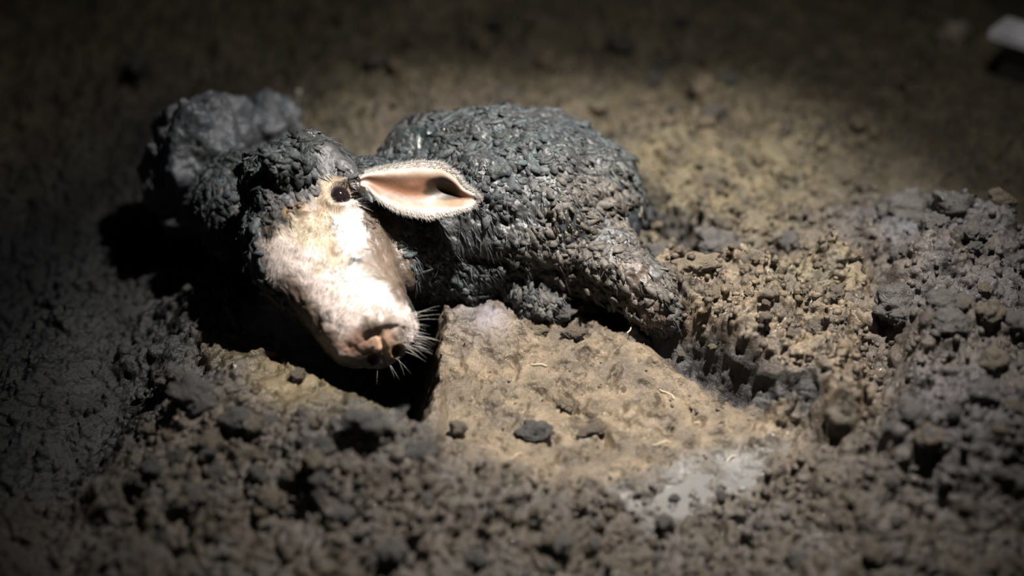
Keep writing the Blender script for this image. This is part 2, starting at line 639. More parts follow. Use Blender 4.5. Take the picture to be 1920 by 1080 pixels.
def ell(c, r, R=None):
    """ellipsoid; the columns of R are its axes"""
    R = np.eye(3) if R is None else np.asarray(R)
    ret = bmesh.ops.create_icosphere(bm, subdivisions=4, radius=1.0)
    for v in ret['verts']:
        p = np.array(v.co) * np.asarray(r)
        v.co = Vector(np.asarray(c) + R @ p)


def limb(pts, rad, sides=20):
    pts = [np.asarray(p, float) for p in pts]
    rings = []
    for i, p in enumerate(pts):
        t = pts[min(i + 1, len(pts) - 1)] - pts[max(i - 1, 0)]
        t /= np.linalg.norm(t)
        u = np.cross(t, [0, 0, 1.0])
        u /= np.linalg.norm(u)
        v = np.cross(t, u)
        rings.append([p + rad[i] * (math.cos(k * 2 * math.pi / sides) * u + math.sin(k * 2 * math.pi / sides) * v) for k in range(sides)])
    loft(rings)


# skull and muzzle: t, half width, height above axis, depth below axis
SEC = [(-0.065, 0.055, 0.040, 0.06, 0.0), (-0.045, 0.080, 0.066, 0.10, 0.0), (0.0, 0.096, 0.080, 0.115, 0.0), (0.05, 0.104, 0.080, 0.115, -0.008), (0.10, 0.110, 0.070, 0.105, -0.015),
       (0.15, 0.107, 0.064, 0.092, -0.017), (0.20, 0.094, 0.061, 0.080, -0.012), (0.25, 0.081, 0.059, 0.070, -0.005), (HLEN - 0.03, 0.073, 0.057, 0.063, 0.0),
       (HLEN - 0.012, 0.068, 0.053, 0.059, 0.0), (HLEN - 0.002, 0.056, 0.044, 0.048, 0.0)]
rings = []
for t, wd, hu, hd, off in SEC:
    r = []
    for k in range(56):
        a = k * 2 * math.pi / 56
        c, s = math.cos(a), math.sin(a)
        e = 0.88
        cx = math.copysign(abs(c) ** e, c)
        sx = math.copysign(abs(s) ** e, s)
        tt = t - (0.42 * hu * sx if s > 0 else 0.12 * hd * sx) * float(smooth(0.17, HLEN, np.array(t)))     # the snout disc looks up and forward
        r.append(H(tt, off + wd * cx, (hu if s > 0 else hd) * sx))
    rings.append(r)
loft(rings)
# snout disc
DN = A_ + 0.62 * D_
DN = DN / np.linalg.norm(DN)
DU = np.cross(DN, L_)
DC = H(HLEN - 0.006, 0.0, 0.0)
ell(DC, (0.014, 0.050, 0.044), np.stack([DN, L_, DU], 1))
# lower jaw
loft([[H(t, wd * math.cos(k * 2 * math.pi / 32), dd + hh * math.sin(k * 2 * math.pi / 32)) for k in range(32)]
      for t, wd, dd, hh in ((0.02, 0.06, -0.07, 0.05), (0.10, 0.062, -0.075, 0.045), (0.18, 0.05, -0.066, 0.036), (0.24, 0.046, -0.068, 0.028), (0.285, 0.040, -0.070, 0.024), (0.30, 0.026, -0.070, 0.014))])
HR = np.stack([A_, L_, D_], 1)
ell(H(0.06, 0.062, -0.07), (0.10, 0.055, 0.075), HR)            # jowls
ell(H(0.06, -0.062, -0.07), (0.10, 0.055, 0.075), HR)
ell(H(0.045, 0.062, 0.054), (0.035, 0.022, 0.020), HR)           # brows
ell(H(0.045, -0.060, 0.058), (0.035, 0.022, 0.020), HR)
ell(H(0.09, 0.100, -0.030), (0.11, 0.055, 0.065), HR)           # left cheek, full and muddy
ell(H(0.15, 0.085, -0.035), (0.085, 0.045, 0.050), HR)
# neck, trunk, haunch
ell(B + np.array([0.01, 0.06, -0.105]), (0.12, 0.13, 0.115))
ell(P(770, 470, 0.09) + np.array([0, 0.05, 0]), (0.12, 0.12, 0.12))
ell((-0.10, 0.11, 0.08), (0.17, 0.17, 0.135))
ell((-0.02, 0.13, 0.095), (0.25, 0.19, 0.150))
ell((0.05, 0.12, 0.08), (0.15, 0.20, 0.15))
ell(P(1085, 440, 0.07) + np.array([0, 0.06, 0]), (0.105, 0.11, 0.105))
ell(P(900, 520, 0.05) + np.array([0, 0.05, 0]), (0.15, 0.09, 0.08))
ell(P(768, 478, 0.12) + np.array([0, 0.045, -0.02]), (0.075, 0.07, 0.085))
ell(P(450, 430, 0.07) + np.array([0, 0.06, 0]), (0.085, 0.10, 0.10))
# hind leg stretched out to the right, fore leg folded under the chest
limb([P(1075, 450, 0.07), P(1150, 500, 0.075), P(1210, 545, 0.06), P(1260, 590, 0.035), P(1310, 625, -0.03)], [0.075, 0.062, 0.048, 0.034, 0.028])
limb([P(960, 500, 0.05), P(1000, 560, 0.03), P(1040, 590, 0.012)], [0.06, 0.046, 0.036])
limb([P(1110, 320, 0.10), P(1160, 380, 0.05), P(1225, 425, 0.0)], [0.05, 0.036, 0.026])
tmp_me = bpy.data.meshes.new('tmp')
bmesh.ops.recalc_face_normals(bm, faces=bm.faces)
bm.to_mesh(tmp_me)
bm.free()
tmp = bpy.data.objects.new('tmp', tmp_me)
COL.objects.link(tmp)
md = tmp.modifiers.new('r', 'REMESH')
md.mode = 'VOXEL'
md.voxel_size = 0.0026
ms = tmp.modifiers.new('s', 'SMOOTH')
ms.iterations = 22
ms.factor = 0.5
dg_ = bpy.context.evaluated_depsgraph_get()
body_me = bpy.data.meshes.new_from_object(tmp.evaluated_get(dg_))
bpy.data.objects.remove(tmp)
bpy.data.meshes.remove(tmp_me)


def mesh_co(me):
    a = np.empty(len(me.vertices) * 3, np.float32)
    me.vertices.foreach_get('co', a)
    return a.reshape(-1, 3).astype(float)


def mesh_no(me):
    a = np.empty(len(me.vertices) * 3, np.float32)
    me.vertex_normals.foreach_get('vector', a)
    return a.reshape(-1, 3).astype(float)


V = mesh_co(body_me)
NO = mesh_no(body_me)
HL = np.stack([(V - B) @ A_, (V - B) @ L_, (V - B) @ D_], 1)     # head coordinates of each vertex
bvh = BVHTree.FromPolygons([tuple(v) for v in V], [tuple(p.vertices) for p in body_me.polygons])


def hit(px, py, bv=None):
    r = (bv or bvh).ray_cast(Vector(CAM), Vector(ray(px, py)))
    return None if r[0] is None else (np.array(r[0]), np.array(r[1]))


EYE_HIT = hit(645, 362)
EYE = EYE_HIT[0]
EYE_L = np.array([(EYE - B) @ A_, (EYE - B) @ L_, (EYE - B) @ D_])
print('EYE local', EYE_L, 'HLEN', HLEN)
# where the muzzle skin is bare: control dabs cast onto the hide, painted by distance in space
SKIN = np.array([0.60, 0.50, 0.45])
CREAM = np.array([0.42, 0.335, 0.225])
TAWNY = np.array([0.27, 0.18, 0.10])
PINK = np.array([0.56, 0.32, 0.235])
HIDE = np.array([0.016, 0.022, 0.023])
MUDB = np.array([0.105, 0.076, 0.056])
GREYMUD = np.array([0.085, 0.080, 0.080])
colr = np.tile(HIDE, (len(V), 1))
hn = fbm3(V * 22, 4, 3, 0.6)
hn2 = fbm3(V * 70, 3, 8, 0.6)
skinm = np.zeros(len(V))
nslow = smooth(-0.45, 0.45, fbm3(V * 9, 3, 14))
colr = blend(colr, (0.045, 0.042, 0.041), nslow * 0.7)
DABS = [  # px, py, radius, colour, strength, is bare skin
    (760, 470, 0.075, MUDB * 0.62, 0.75, 0), (720, 430, 0.045, MUDB * 0.9, 0.8, 0), (745, 520, 0.045, MUDB * 0.95, 0.8, 0),
    (600, 300, 0.055, GREYMUD * 0.9, 0.9, 0), (540, 330, 0.05, GREYMUD * 0.75, 0.9, 0), (560, 370, 0.032, MUDB * 1.2, 0.8, 0), (530, 400, 0.03, MUDB * 0.9, 0.8, 0),
    (545, 350, 0.035, GREYMUD * 0.7, 0.9, 0), (515, 385, 0.030, GREYMUD * 0.6, 0.9, 0), (575, 320, 0.028, GREYMUD * 0.8, 0.8, 0),
    (560, 440, 0.042, CREAM * 1.0, 1.2, 1), (610, 480, 0.040, CREAM * 1.12, 1.2, 1), (520, 470, 0.034, SKIN * 0.9, 1.1, 1), (525, 510, 0.032, SKIN * 0.85, 1.0, 1), (610, 360, 0.026, CREAM * 0.95, 1.2, 1),
    (595, 400, 0.026, TAWNY, 0.9, 1), (585, 420, 0.028, CREAM * 0.9, 0.9, 1),
    (640, 350, 0.020, TAWNY * 0.8, 0.7, 1),
    (548, 368, 0.034, GREYMUD * 0.62, 1.1, 0), (522, 400, 0.026, GREYMUD * 0.45, 1.0, 0), (572, 340, 0.028, GREYMUD * 0.7, 1.1, 0), (505, 430, 0.016, MUDB * 0.5, 0.9, 0), (566, 385, 0.014, MUDB, 0.9, 0),
    (540, 398, 0.010, TAWNY * 0.9, 0.8, 0), (585, 385, 0.012, MUDB * 1.4, 0.7, 0),
    (705, 425, 0.030, MUDB * 1.0, 1.1, 0), (690, 455, 0.016, MUDB * 1.5, 0.8, 0), (735, 470, 0.034, MUDB * 0.9, 1.1, 0), (765, 520, 0.034, MUDB * 0.7, 1.0, 0), (790, 560, 0.03, MUDB * 0.5, 1.0, 0),
    (655, 395, 0.022, SKIN * 1.03, 1.2, 1), (660, 425, 0.022, SKIN * 1.05, 1.2, 1), (665, 455, 0.026, SKIN * 1.05, 1.2, 1), (640, 430, 0.010, GREYMUD * 1.9, 0.8, 0),
    (600, 545, 0.045, SKIN, 1.2, 1), (650, 540, 0.045, SKIN * 1.04, 1.2, 1), (570, 500, 0.04, SKIN * 0.93, 1.0, 1), (660, 590, 0.045, SKIN * 1.05, 1.3, 1), (710, 570, 0.040, SKIN * 1.05, 1.3, 1),
    (640, 630, 0.035, SKIN, 1.1, 1), (745, 600, 0.030, SKIN * 1.05, 1.3, 1), (768, 622, 0.024, SKIN * 1.03, 1.3, 1), (768, 650, 0.020, SKIN * 1.0, 1.3, 1), (762, 672, 0.020, SKIN * 0.95, 1.2, 1), (750, 695, 0.018, SKIN * 0.85, 1.0, 1),
    (712, 470, 0.034, MUDB * 1.25, 1.1, 0), (722, 510, 0.030, MUDB * 1.3, 1.1, 0), (745, 550, 0.022, MUDB * 1.1, 1.0, 0), (690, 500, 0.014, MUDB * 1.8, 0.8, 0), (632, 470, 0.010, MUDB * 1.6, 0.7, 0), (600, 500, 0.012, CREAM * 0.8, 0.8, 1), (635, 395, 0.012, TAWNY, 0.8, 1), (572, 395, 0.016, TAWNY * 0.7, 0.8, 0),
    (565, 562, 0.026, MUDB * 1.4, 1.0, 0), (585, 592, 0.024, MUDB * 1.4, 0.95, 0), (612, 632, 0.022, MUDB * 1.2, 0.95, 0), (540, 535, 0.022, MUDB * 1.6, 0.8, 0), (640, 665, 0.02, MUDB, 0.9, 0),
    (675, 640, 0.024, PINK * 0.75, 0.9, 1), (715, 640, 0.022, PINK * np.array([0.95, 1.05, 1.0]), 1.1, 1), (690, 615, 0.016, MUDB * 1.2, 0.9, 0),
    (705, 610, 0.012, MUDB * 1.0, 0.9, 0), (725, 605, 0.012, MUDB * 1.1, 0.7, 0), (750, 630, 0.014, MUDB * 1.5, 0.7, 0), (735, 660, 0.016, TAWNY * 1.1, 0.8, 1),
    (1180, 530, 0.06, MUDB * 0.8, 0.8, 0), (1240, 580, 0.05, MUDB, 0.9, 0), (670, 680, 0.020, MUDB * 0.6, 0.9, 0), (700, 700, 0.022, MUDB * 0.5, 0.9, 0), (735, 690, 0.014, MUDB * 0.7, 0.8, 0),
]
for (a, b, r, col, s, bare) in DABS:
    h_ = hit(a, b)
    if h_ is None:
        continue
    d = np.linalg.norm(V - h_[0], axis=1)
    d = d * (1 + 0.34 * hn + 0.22 * hn2)
    f = np.clip((1 - smooth(0.45 * r, 1.25 * r, d)) * s, 0, 1)
    colr = blend(colr, col, f)
    skinm = skinm * (1 - f) + bare * f
fleck = smooth(0.42, 0.62, fbm3(V * 48 + 9, 3, 55, 0.6)) * (skinm > 0.3)
colr = blend(colr, MUDB * 1.2, fleck * 0.4)

# shape the face and cake the hide with mud
disp = np.zeros(len(V))
caked = 1 - skinm
hm = smooth(-0.02, 0.06, HL[:, 0]) * (np.abs(HL[:, 1]) < 0.13) * (HL[:, 2] < 0.12) * (HL[:, 2] > -0.14)
headm = np.clip(hm, 0, 1)
warp = np.stack([fbm3(V * 30, 2, 101), fbm3(V * 30 + 5, 2, 103), fbm3(V * 30 + 9, 2, 105)], 1)
q = V + warp * 0.006
lump = np.abs(fbm3(q * 34, 3, 17, 0.55))
sfl = np.array([0.55, -0.35, -0.75]) / np.linalg.norm([0.55, -0.35, -0.75])
qs = q - sfl[None, :] * ((q @ sfl) * 0.68)[:, None]             # stretched along the lie of the coat
streak = np.abs(fbm3(qs * 60, 3, 117, 0.6))
disp += caked * (0.0030 * (0.3 - lump) + 0.0045 * (0.25 - streak) + 0.014 * fbm3(V * 10, 3, 27)) * (1 - 0.5 * headm)
disp += skinm * 0.0012 * fbm3(V * 60, 3, 37)
# poll clump
hp = hit(612, 285)
if hp:
    dd = np.linalg.norm(V - hp[0], axis=1)
    disp += 0.016 * np.exp(-(dd / 0.035) ** 2)
hp = hit(765, 248)
if hp:
    dd = np.linalg.norm(V - hp[0], axis=1)
    disp = disp * (1 - 0.5 * np.exp(-(dd / 0.06) ** 4)) + 0.020 * np.exp(-(dd / 0.048) ** 2)
# eye sockets and lids
hb = bvh.ray_cast(Vector(H(EYE_L[0], -0.16, 0.030)), Vector(L_))[0]
eh2 = np.array(hb) - B
EYES = [EYE_L, np.array([eh2 @ A_, eh2 @ L_, eh2 @ D_])]
for e in EYES:
    dl_ = HL - e
    sgn = 1 if e[1] > 0 else -1
    along = dl_[:, 0]
    across = (dl_[:, 2] * 0.8 - dl_[:, 1] * sgn * 0.6)
    rr = np.sqrt((along / 0.95) ** 2 + (across / 1.15) ** 2 + (dl_ @ np.array([0, sgn * 0.8, 0.6])) ** 2 * 0.15)
    disp += -0.008 * np.exp(-(rr / 0.0145) ** 4) + 0.0045 * np.exp(-((rr - 0.0225) / 0.006) ** 2)
# snout disc: rim, midline groove, nostrils
DL = np.stack([(V - DC) @ DN, (V - DC) @ L_, (V - DC) @ DU], 1)
rr = np.sqrt((DL[:, 1] / 0.050) ** 2 + (DL[:, 2] / 0.044) ** 2)
front = smooth(-0.012, 0.002, DL[:, 0]) * (rr < 1.6)
disp += front * (0.0026 * np.exp(-((rr - 0.92) / 0.15) ** 2) - 0.0035 * np.exp(-(DL[:, 1] / 0.004) ** 2) * (rr < 0.85) * (DL[:, 2] > -0.02))
for s in (-1, 1):
    q2 = np.sqrt(((DL[:, 1] - s * 0.019) / 0.0075) ** 2 + ((DL[:, 2] + 0.017) / 0.010) ** 2)
    pit = np.exp(-q2 ** 4) * front
    V = V - (DN * 0.015)[None, :] * pit[:, None]
    colr = blend(colr, (0.05, 0.02, 0.016), np.clip(pit * 1.1, 0, 1))
# wrinkles across the muzzle, crease of the mouth
wr = np.sin(HL[:, 0] * 210 + 2 * fbm3(V * 25, 2, 66)) * smooth(0.17, 0.22, HL[:, 0]) * (1 - smooth(HLEN - 0.04, HLEN - 0.02, HL[:, 0]))
disp += 0.0005 * wr * (HL[:, 2] > -0.01)
mouth = np.exp(-((HL[:, 2] + 0.046 + 0.05 * (HLEN - HL[:, 0])) / 0.004) ** 2) * smooth(0.12, 0.18, HL[:, 0]) * (HL[:, 0] < HLEN - 0.01)
disp -= 0.007 * mouth
V = V + NO * disp[:, None]
body_me.vertices.foreach_set('co', V.astype(np.float32).ravel())
body_me.polygons.foreach_set('use_smooth', np.ones(len(body_me.polygons), bool))
body_me.update()
set_col(body_me, 'hide_colour', colr)
sheen = np.zeros(len(V))
for (a, b, r) in ((785, 262, 0.040), (755, 268, 0.030), (820, 252, 0.035)):
    h_ = hit(a, b)
    if h_ is not None:
        sheen = np.maximum(sheen, np.exp(-(np.linalg.norm(V - h_[0], axis=1) / r) ** 2))
set_float(body_me, 'wet', np.clip(0.25 * caked + (0.45 * caked * nslow) * (1 - sheen) + 0.65 * sheen, 0, 1))
set_float(body_me, 'relief', (0.12 + 0.88 * caked) * (1 - 0.62 * np.clip(sheen * 1.3, 0, 1)))
pig = bpy.data.objects.new('pig', None)
pig.location = (float(-0.03), 0.1, 0.0)
COL.objects.link(pig)
tag(pig, 'pale-faced pig caked in dark wet mud, lying in the wallow with one pink ear out', 'pig')


def part(name, me, mat, parent=None):
    o = obj(name, me, mat, parent or pig)
    par = parent or pig
    if par is pig:
        o.matrix_parent_inverse = Matrix.Translation(-Vector(pig.location))
    return o


body = part('body', body_me, M_body)
NO = mesh_no(body_me)
bvh2 = BVHTree.FromPolygons([tuple(v) for v in V], [tuple(p.vertices) for p in body_me.polygons])


# eyes
def sphere_me(name, r, sub=3):
    b_ = bmesh.new()
    bmesh.ops.create_icosphere(b_, subdivisions=sub, radius=r)
    me = bpy.data.meshes.new(name)
    b_.to_mesh(me)
    b_.free()
    me.polygons.foreach_set('use_smooth', np.ones(len(me.polygons), bool))
    return me


eye_me = sphere_me('eye', 0.0185)
for e in EYES:
    sgn = 1 if e[1] > 0 else -1
    c = H(*e) - (L_ * sgn * 0.75 + D_ * 0.6) * (0.0130 if sgn > 0 else 0.0205)
    o = part('eye', eye_me, M_eye)
    o.location = Vector(c)
tag(body, 'mud-caked hide with a bare pale muzzle')


# ------------------------------------------------------------------ strands
def strands(roots, dirs, lens, radius, seg=3, droop=None, sides=3):
    """tapering hairs in one mesh"""
    n = len(roots)
    dirs = dirs / np.linalg.norm(dirs, axis=1)[:, None]
    up = np.where(np.abs(dirs[:, 2:3]) < 0.9, np.array([[0, 0, 1.0]]), np.array([[1.0, 0, 0]]))
    u = np.cross(dirs, up)
    u /= np.linalg.norm(u, axis=1)[:, None]
    v = np.cross(dirs, u)
    if droop is None:
        droop = np.zeros((n, 3))
    rings = []
    for k in range(seg + 1):
        t = k / seg
        c = roots + dirs * (lens * t)[:, None] + droop * (lens * t * t)[:, None]
        r = (radius * (1 - 0.88 * t))[:, None]
        rings.append(np.stack([c + r * (math.cos(j * 2 * math.pi / sides) * u + math.sin(j * 2 * math.pi / sides) * v) for j in range(sides)], 1))
    vv = np.stack(rings, 1)                      # n, seg+1, sides, 3
    ids = np.arange(n * (seg + 1) * sides).reshape(n, seg + 1, sides)
    f = []
    for k in range(seg):
        for j in range(sides):
            f.append(np.stack([ids[:, k, j], ids[:, k, (j + 1) % sides], ids[:, k + 1, (j + 1) % sides], ids[:, k + 1, j]], -1))
    return vv.reshape(-1, 3), np.concatenate(f, 0), (seg + 1) * sides


def unit(a):
    return a / np.linalg.norm(a, axis=1)[:, None]


HLN = np.stack([(V - B) @ A_, (V - B) @ L_, (V - B) @ D_], 1)
# short pale fuzz over the bare skin
cand = np.where((skinm > 0.6) & (HLN[:, 0] < HLEN - 0.03))[0]
sel = RNG.choice(cand, min(4200, len(cand)), replace=False)
swirl = np.stack([fbm3(V[sel] * 24 + k * 7, 2, 500 + k) for k in range(3)], 1)
flow = A_[None, :] * 0.8 + NO[sel] * 0.6 + swirl * 1.1 + RNG.normal(size=(len(sel), 3)) * 0.30
vv, ff, _ = strands(V[sel] + RNG.normal(size=(len(sel), 3)) * 0.0012 - NO[sel] * 0.0008, flow, RNG.uniform(0.003, 0.009, len(sel)), np.full(len(sel), 0.00026), 2)
fz = part('facial_hair', mesh_np('facial_hair', vv, ff), M_whitehair)
tag(fz, 'short white hairs of the muzzle', kind='stuff')
# whiskers and chin bristles on the right side of the mouth
wr_, wd_, wl_ = [], [], []
for (a, b, n, ln, ux, uy) in ((772, 600, 10, 0.050, 0.9, -0.45), (780, 640, 12, 0.042, 1.0, -0.12), (786, 670, 14, 0.034, 1.0, 0.15),
                              (775, 700, 16, 0.030, 0.75, 0.6), (758, 712, 16, 0.032, 0.35, 0.95), (738, 720, 12, 0.030, -0.05, 1.0), (722, 722, 14, 0.028, -0.2, 1.0),
                              (766, 620, 16, 0.03, 0.9, -0.2)):
    for k in range(n):
        h_ = None
        for tr in range(6):
            h_ = hit(a + random.uniform(-14, 10) - tr * 4, b + random.uniform(-14, 14) - tr * 3, bvh2)
            if h_ is not None and (h_[0] - B) @ A_ > HLEN - 0.10:
                break
        if h_ is None or (h_[0] - B) @ A_ < HLEN - 0.10:
            continue
        wr_.append(h_[0] - h_[1] * 0.001)
        dr = RGT * ux - UPV * uy + h_[1] * 0.55 + RNG.normal(size=3) * 0.26
        wd_.append(dr)
        wl_.append(ln * random.uniform(0.55, 1.15))
wr_, wd_, wl_ = np.array(wr_), np.array(wd_), np.array(wl_)
vv, ff, _ = strands(wr_, wd_, wl_, np.full(len(wr_), 0.00028), 5, np.tile([0, 0, -0.22], (len(wr_), 1)))
tag(part('whiskers', mesh_np('whiskers', vv, ff), M_whitehair), 'white whiskers and chin bristles', kind='stuff')
# eyelashes
er, edr, el = [], [], []
for k in range(46):
    up_ = k < 26
    h_ = hit(random.uniform(655, 674), random.uniform(342, 350) if up_ else random.uniform(368, 384), bvh2)
    if h_ is None:
        continue
    er.append(h_[0])
    edr.append(RGT * 1.0 - UPV * (0.05 if up_ else 0.25) + h_[1] * 0.5 + RNG.normal(size=3) * 0.15)
    el.append(random.uniform(0.018, 0.038))
vv, ff, _ = strands(np.array(er), np.array(edr), np.array(el), np.full(len(er), 0.00045), 4, np.tile([0, 0, -0.12], (len(er), 1)))
tag(part('eyelashes', mesh_np('eyelashes', vv, ff), M_whitehair), 'long white eyelashes', kind='stuff')


# ------------------------------------------------------------------ ears
def make_ear(name, top, bot, d0, d1, cup, colfn, thick=0.011, nu=60, nv=36):
    top, bot = np.array(top, float), np.array(bot, float)

    def curve(c, u):
        s = np.concatenate([[0], np.cumsum(np.linalg.norm(np.diff(c, axis=0), axis=1))])
        s /= s[-1]
        x_ = np.interp(u, s, c[:, 0])
        y_ = np.interp(u, s, c[:, 1])
        return np.stack([x_, y_], 1)
    us = np.linspace(0, 1, nu)
    ct, cb = curve(top, us), curve(bot, us)
    for _ in range(3):
        for c in (ct, cb):
            c[1:-1] = (c[:-2] + 2 * c[1:-1] + c[2:]) / 4
    vs = np.linspace(0, 1, nv)
    pts = np.zeros((nu, nv, 3))
    cols = np.zeros((nu, nv, 3))
    for i, u in enumerate(us):
        for j, v in enumerate(vs):
            px_, py_ = ct[i] * (1 - v) + cb[i] * v
            pts[i, j] = Pd(px_, py_, d0 + (d1 - d0) * u + cup(u, v))
            cols[i, j] = colfn(u, v)
    flat = pts.reshape(-1, 3)
    ids = np.arange(nu * nv).reshape(nu, nv)
    f = np.stack([ids[:-1, :-1], ids[1:, :-1], ids[1:, 1:], ids[:-1, 1:]], -1).reshape(-1, 4)
    me = mesh_np(name, flat, f)
    no = mesh_no(me)
    ctr = no.mean(0)
    if ctr @ (CAM - flat.mean(0)) < 0:
        no = -no
    edge = np.minimum.reduce([np.tile(vs, nu), 1 - np.tile(vs, nu), 1 - np.repeat(us, nv)])
    th = thick * (0.35 + 0.65 * smooth(0, 0.12, edge))
    back = flat - no * th[:, None]
    n = nu * nv
    V2 = np.concatenate([flat, back])
    F2 = [f, f[:, ::-1] + n]
    loop = list(ids[0, :]) + list(ids[1:, -1]) + list(ids[-1, -2::-1]) + list(ids[-2:0:-1, 0])
    loop = np.array(loop)
    nxt = np.roll(loop, -1)
    F2.append(np.stack([loop, nxt, nxt + n, loop + n], -1))
    bpy.data.meshes.remove(me)
    me = mesh_np(name, V2, np.concatenate(F2))
    bb = bmesh.new()
    bb.from_mesh(me)
    bmesh.ops.recalc_face_normals(bb, faces=bb.faces)
    bb.to_mesh(me)
    bb.free()
    cc = cols.reshape(-1, 3)
    set_col(me, 'hide_colour', np.concatenate([cc, cc * np.array([0.9, 0.85, 0.85])]))
    set_float(me, 'wet', np.zeros(len(V2)))
    set_float(me, 'relief', np.ones(len(V2)))
    return me, pts, cols


TOP = [(676, 330), (690, 322), (735, 311), (790, 304), (830, 308), (855, 326), (866, 346), (880, 356), (893, 363), (896, 372)]
BOT = [(676, 348), (690, 352), (712, 378), (750, 398), (800, 408), (840, 402), (870, 393), (884, 388), (893, 381), (896, 373)]
d_ear = float(np.linalg.norm(hit(668, 335, bvh2)[0] - CAM)) if hit(668, 335, bvh2) is not None else 1.85
print('ear distance', d_ear)


def ear_cup(u, v):
    body_ = math.sin(math.pi * min(1, 0.06 + u * 0.94)) ** 0.6
    top = 0.005 * (1 - float(smooth(0, 0.30, np.array(v)))) ** 1.3         # the upper margin rolls over, its back edge lies deeper
    deep = 0.009 * math.exp(-((v - 0.55) / 0.24) ** 2)
    low = -0.004 * float(smooth(0.70, 1.0, np.array(v)))
    fold = -0.002 * math.exp(-((v - 0.46) / 0.10) ** 2) * math.exp(-((u - 0.44) / 0.12) ** 2)
    hole = 0.011 * math.exp(-((v - 0.46) / 0.20) ** 2) * math.exp(-((u - 0.68) / 0.12) ** 2)
    return (top + deep + low + fold) * body_ + hole


_fr = np.random.default_rng(5)


def ear_col(u, v):
    pale = np.array([0.46, 0.37, 0.31])
    pink = np.array([0.25, 0.13, 0.08])
    deep = np.array([0.17, 0.066, 0.030])
    e = min(v / (0.27 + 0.22 * max(0, 0.45 - u)), (1 - v) / 0.17, (1 - u) / 0.14, (u + 0.02) / 0.10)
    f = float(smooth(0.35, 1.25, np.array(e)))
    c = pale * (1 - f) + pink * f
    g = math.exp(-((v - 0.66) / 0.20) ** 2) * math.exp(-((u - 0.36) / 0.28) ** 2)
    c = c * (1 - 0.8 * g) + deep * 0.8 * g
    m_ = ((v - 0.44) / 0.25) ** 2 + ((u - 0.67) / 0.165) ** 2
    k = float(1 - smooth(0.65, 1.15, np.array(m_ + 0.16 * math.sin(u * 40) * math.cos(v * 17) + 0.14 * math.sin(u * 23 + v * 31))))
    c = c * (1 - 0.93 * k) + np.array([0.026, 0.018, 0.012]) * 0.93 * k  # dark oval towards the tip
    b_ = math.exp(-((v - 0.72) / 0.09) ** 2) * math.exp(-((u - 0.80) / 0.16) ** 2)
    c = c * (1 - 0.6 * b_) + np.array([0.22, 0.13, 0.055]) * 0.6 * b_
    return c


M_ear = mud_material('ear_skin', attr='hide_colour', scale=1.6, rough=(0.4, 0.6), bump=0.25, bdist=0.0015, vary=0.14, tint=(0.92, 0.9, 0.88))
_b = M_ear.node_tree.nodes['Principled BSDF']
_b.inputs['Subsurface Weight'].default_value = 0.25
_b.inputs['Subsurface Radius'].default_value = (0.012, 0.004, 0.002)
_b.inputs['Subsurface Scale'].default_value = 1.0
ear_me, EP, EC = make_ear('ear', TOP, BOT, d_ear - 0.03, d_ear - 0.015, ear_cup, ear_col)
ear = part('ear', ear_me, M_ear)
tag(ear, 'clean pink ear with a white fringe and a dark hollow')
# fringe
fr, fd, fl = [], [], []
nu_, nv_ = EP.shape[:2]
for k in range(2600):
    i = random.randrange(2, nu_)
    side = random.random()
    if side < 0.5:
        j = random.choice((0, 0, 1, 2, 3))
        out = EP[i, 0] - EP[i, 6]
    elif side < 0.9:
        j = nv_ - 1 - random.choice((0, 0, 1, 2, 3))
        out = EP[i, -1] - EP[i, -7]
    else:
        i = nu_ - 1 - random.randrange(0, 4)
        j = random.randrange(nv_)
        out = EP[-1, nv_ // 2] - EP[-8, nv_ // 2]
    al = EP[min(i + 1, nu_ - 1), j] - EP[max(i - 1, 0), j]
    nrm = np.cross(al, EP[i, min(j + 1, nv_ - 1)] - EP[i, max(j - 1, 0)])
    if np.linalg.norm(nrm) < 1e-9 or np.linalg.norm(out) < 1e-9:
        continue
    nrm /= np.linalg.norm(nrm)
    if nrm @ (CAM - EP[i, j]) < 0:
        nrm = -nrm
    fr.append(EP[i, j])
    fd.append(out / np.linalg.norm(out) * 0.8 + al / (np.linalg.norm(al) + 1e-9) * 0.8 + nrm * 0.25 + RNG.normal(size=3) * 0.25)
    fl.append(random.uniform(0.004, 0.011))
vv, ff, _ = strands(np.array(fr), np.array(fd), np.array(fl), np.full(len(fr), 0.00035), 2)
fg = obj('ear_fringe', mesh_np('ear_fringe', vv, ff), M_whitehair, ear)
tag(fg, 'white hair fringe of the ear', kind='stuff')

# the other ear, folded and covered in mud
TOP2 = [(592, 302), (560, 284), (530, 279), (508, 280), (494, 286)]
BOT2 = [(582, 348), (552, 364), (522, 358), (502, 332), (492, 290)]
h_ = hit(560, 330, bvh2)
d2 = float(np.linalg.norm(h_[0] - CAM)) if h_ is not None else 1.85


def ear2_col(u, v):
    c = GREYMUD * 0.5
    f = float(smooth(0.72, 0.95, np.array(u)))
    return c * (1 - f) + TAWNY * 0.35 * f


ear2_me, EP2, _ = make_ear('ear', TOP2, BOT2, d2 - 0.012, d2 - 0.01, lambda u, v: -0.010 * math.sin(math.pi * v) * math.sin(math.pi * u) + 0.003 * math.sin(u * 9 + v * 7) * math.cos(v * 8), ear2_col, 0.012, 30, 18)
e2 = part('ear', ear2_me, M_body)
tag(e2, 'folded ear plastered with grey mud')

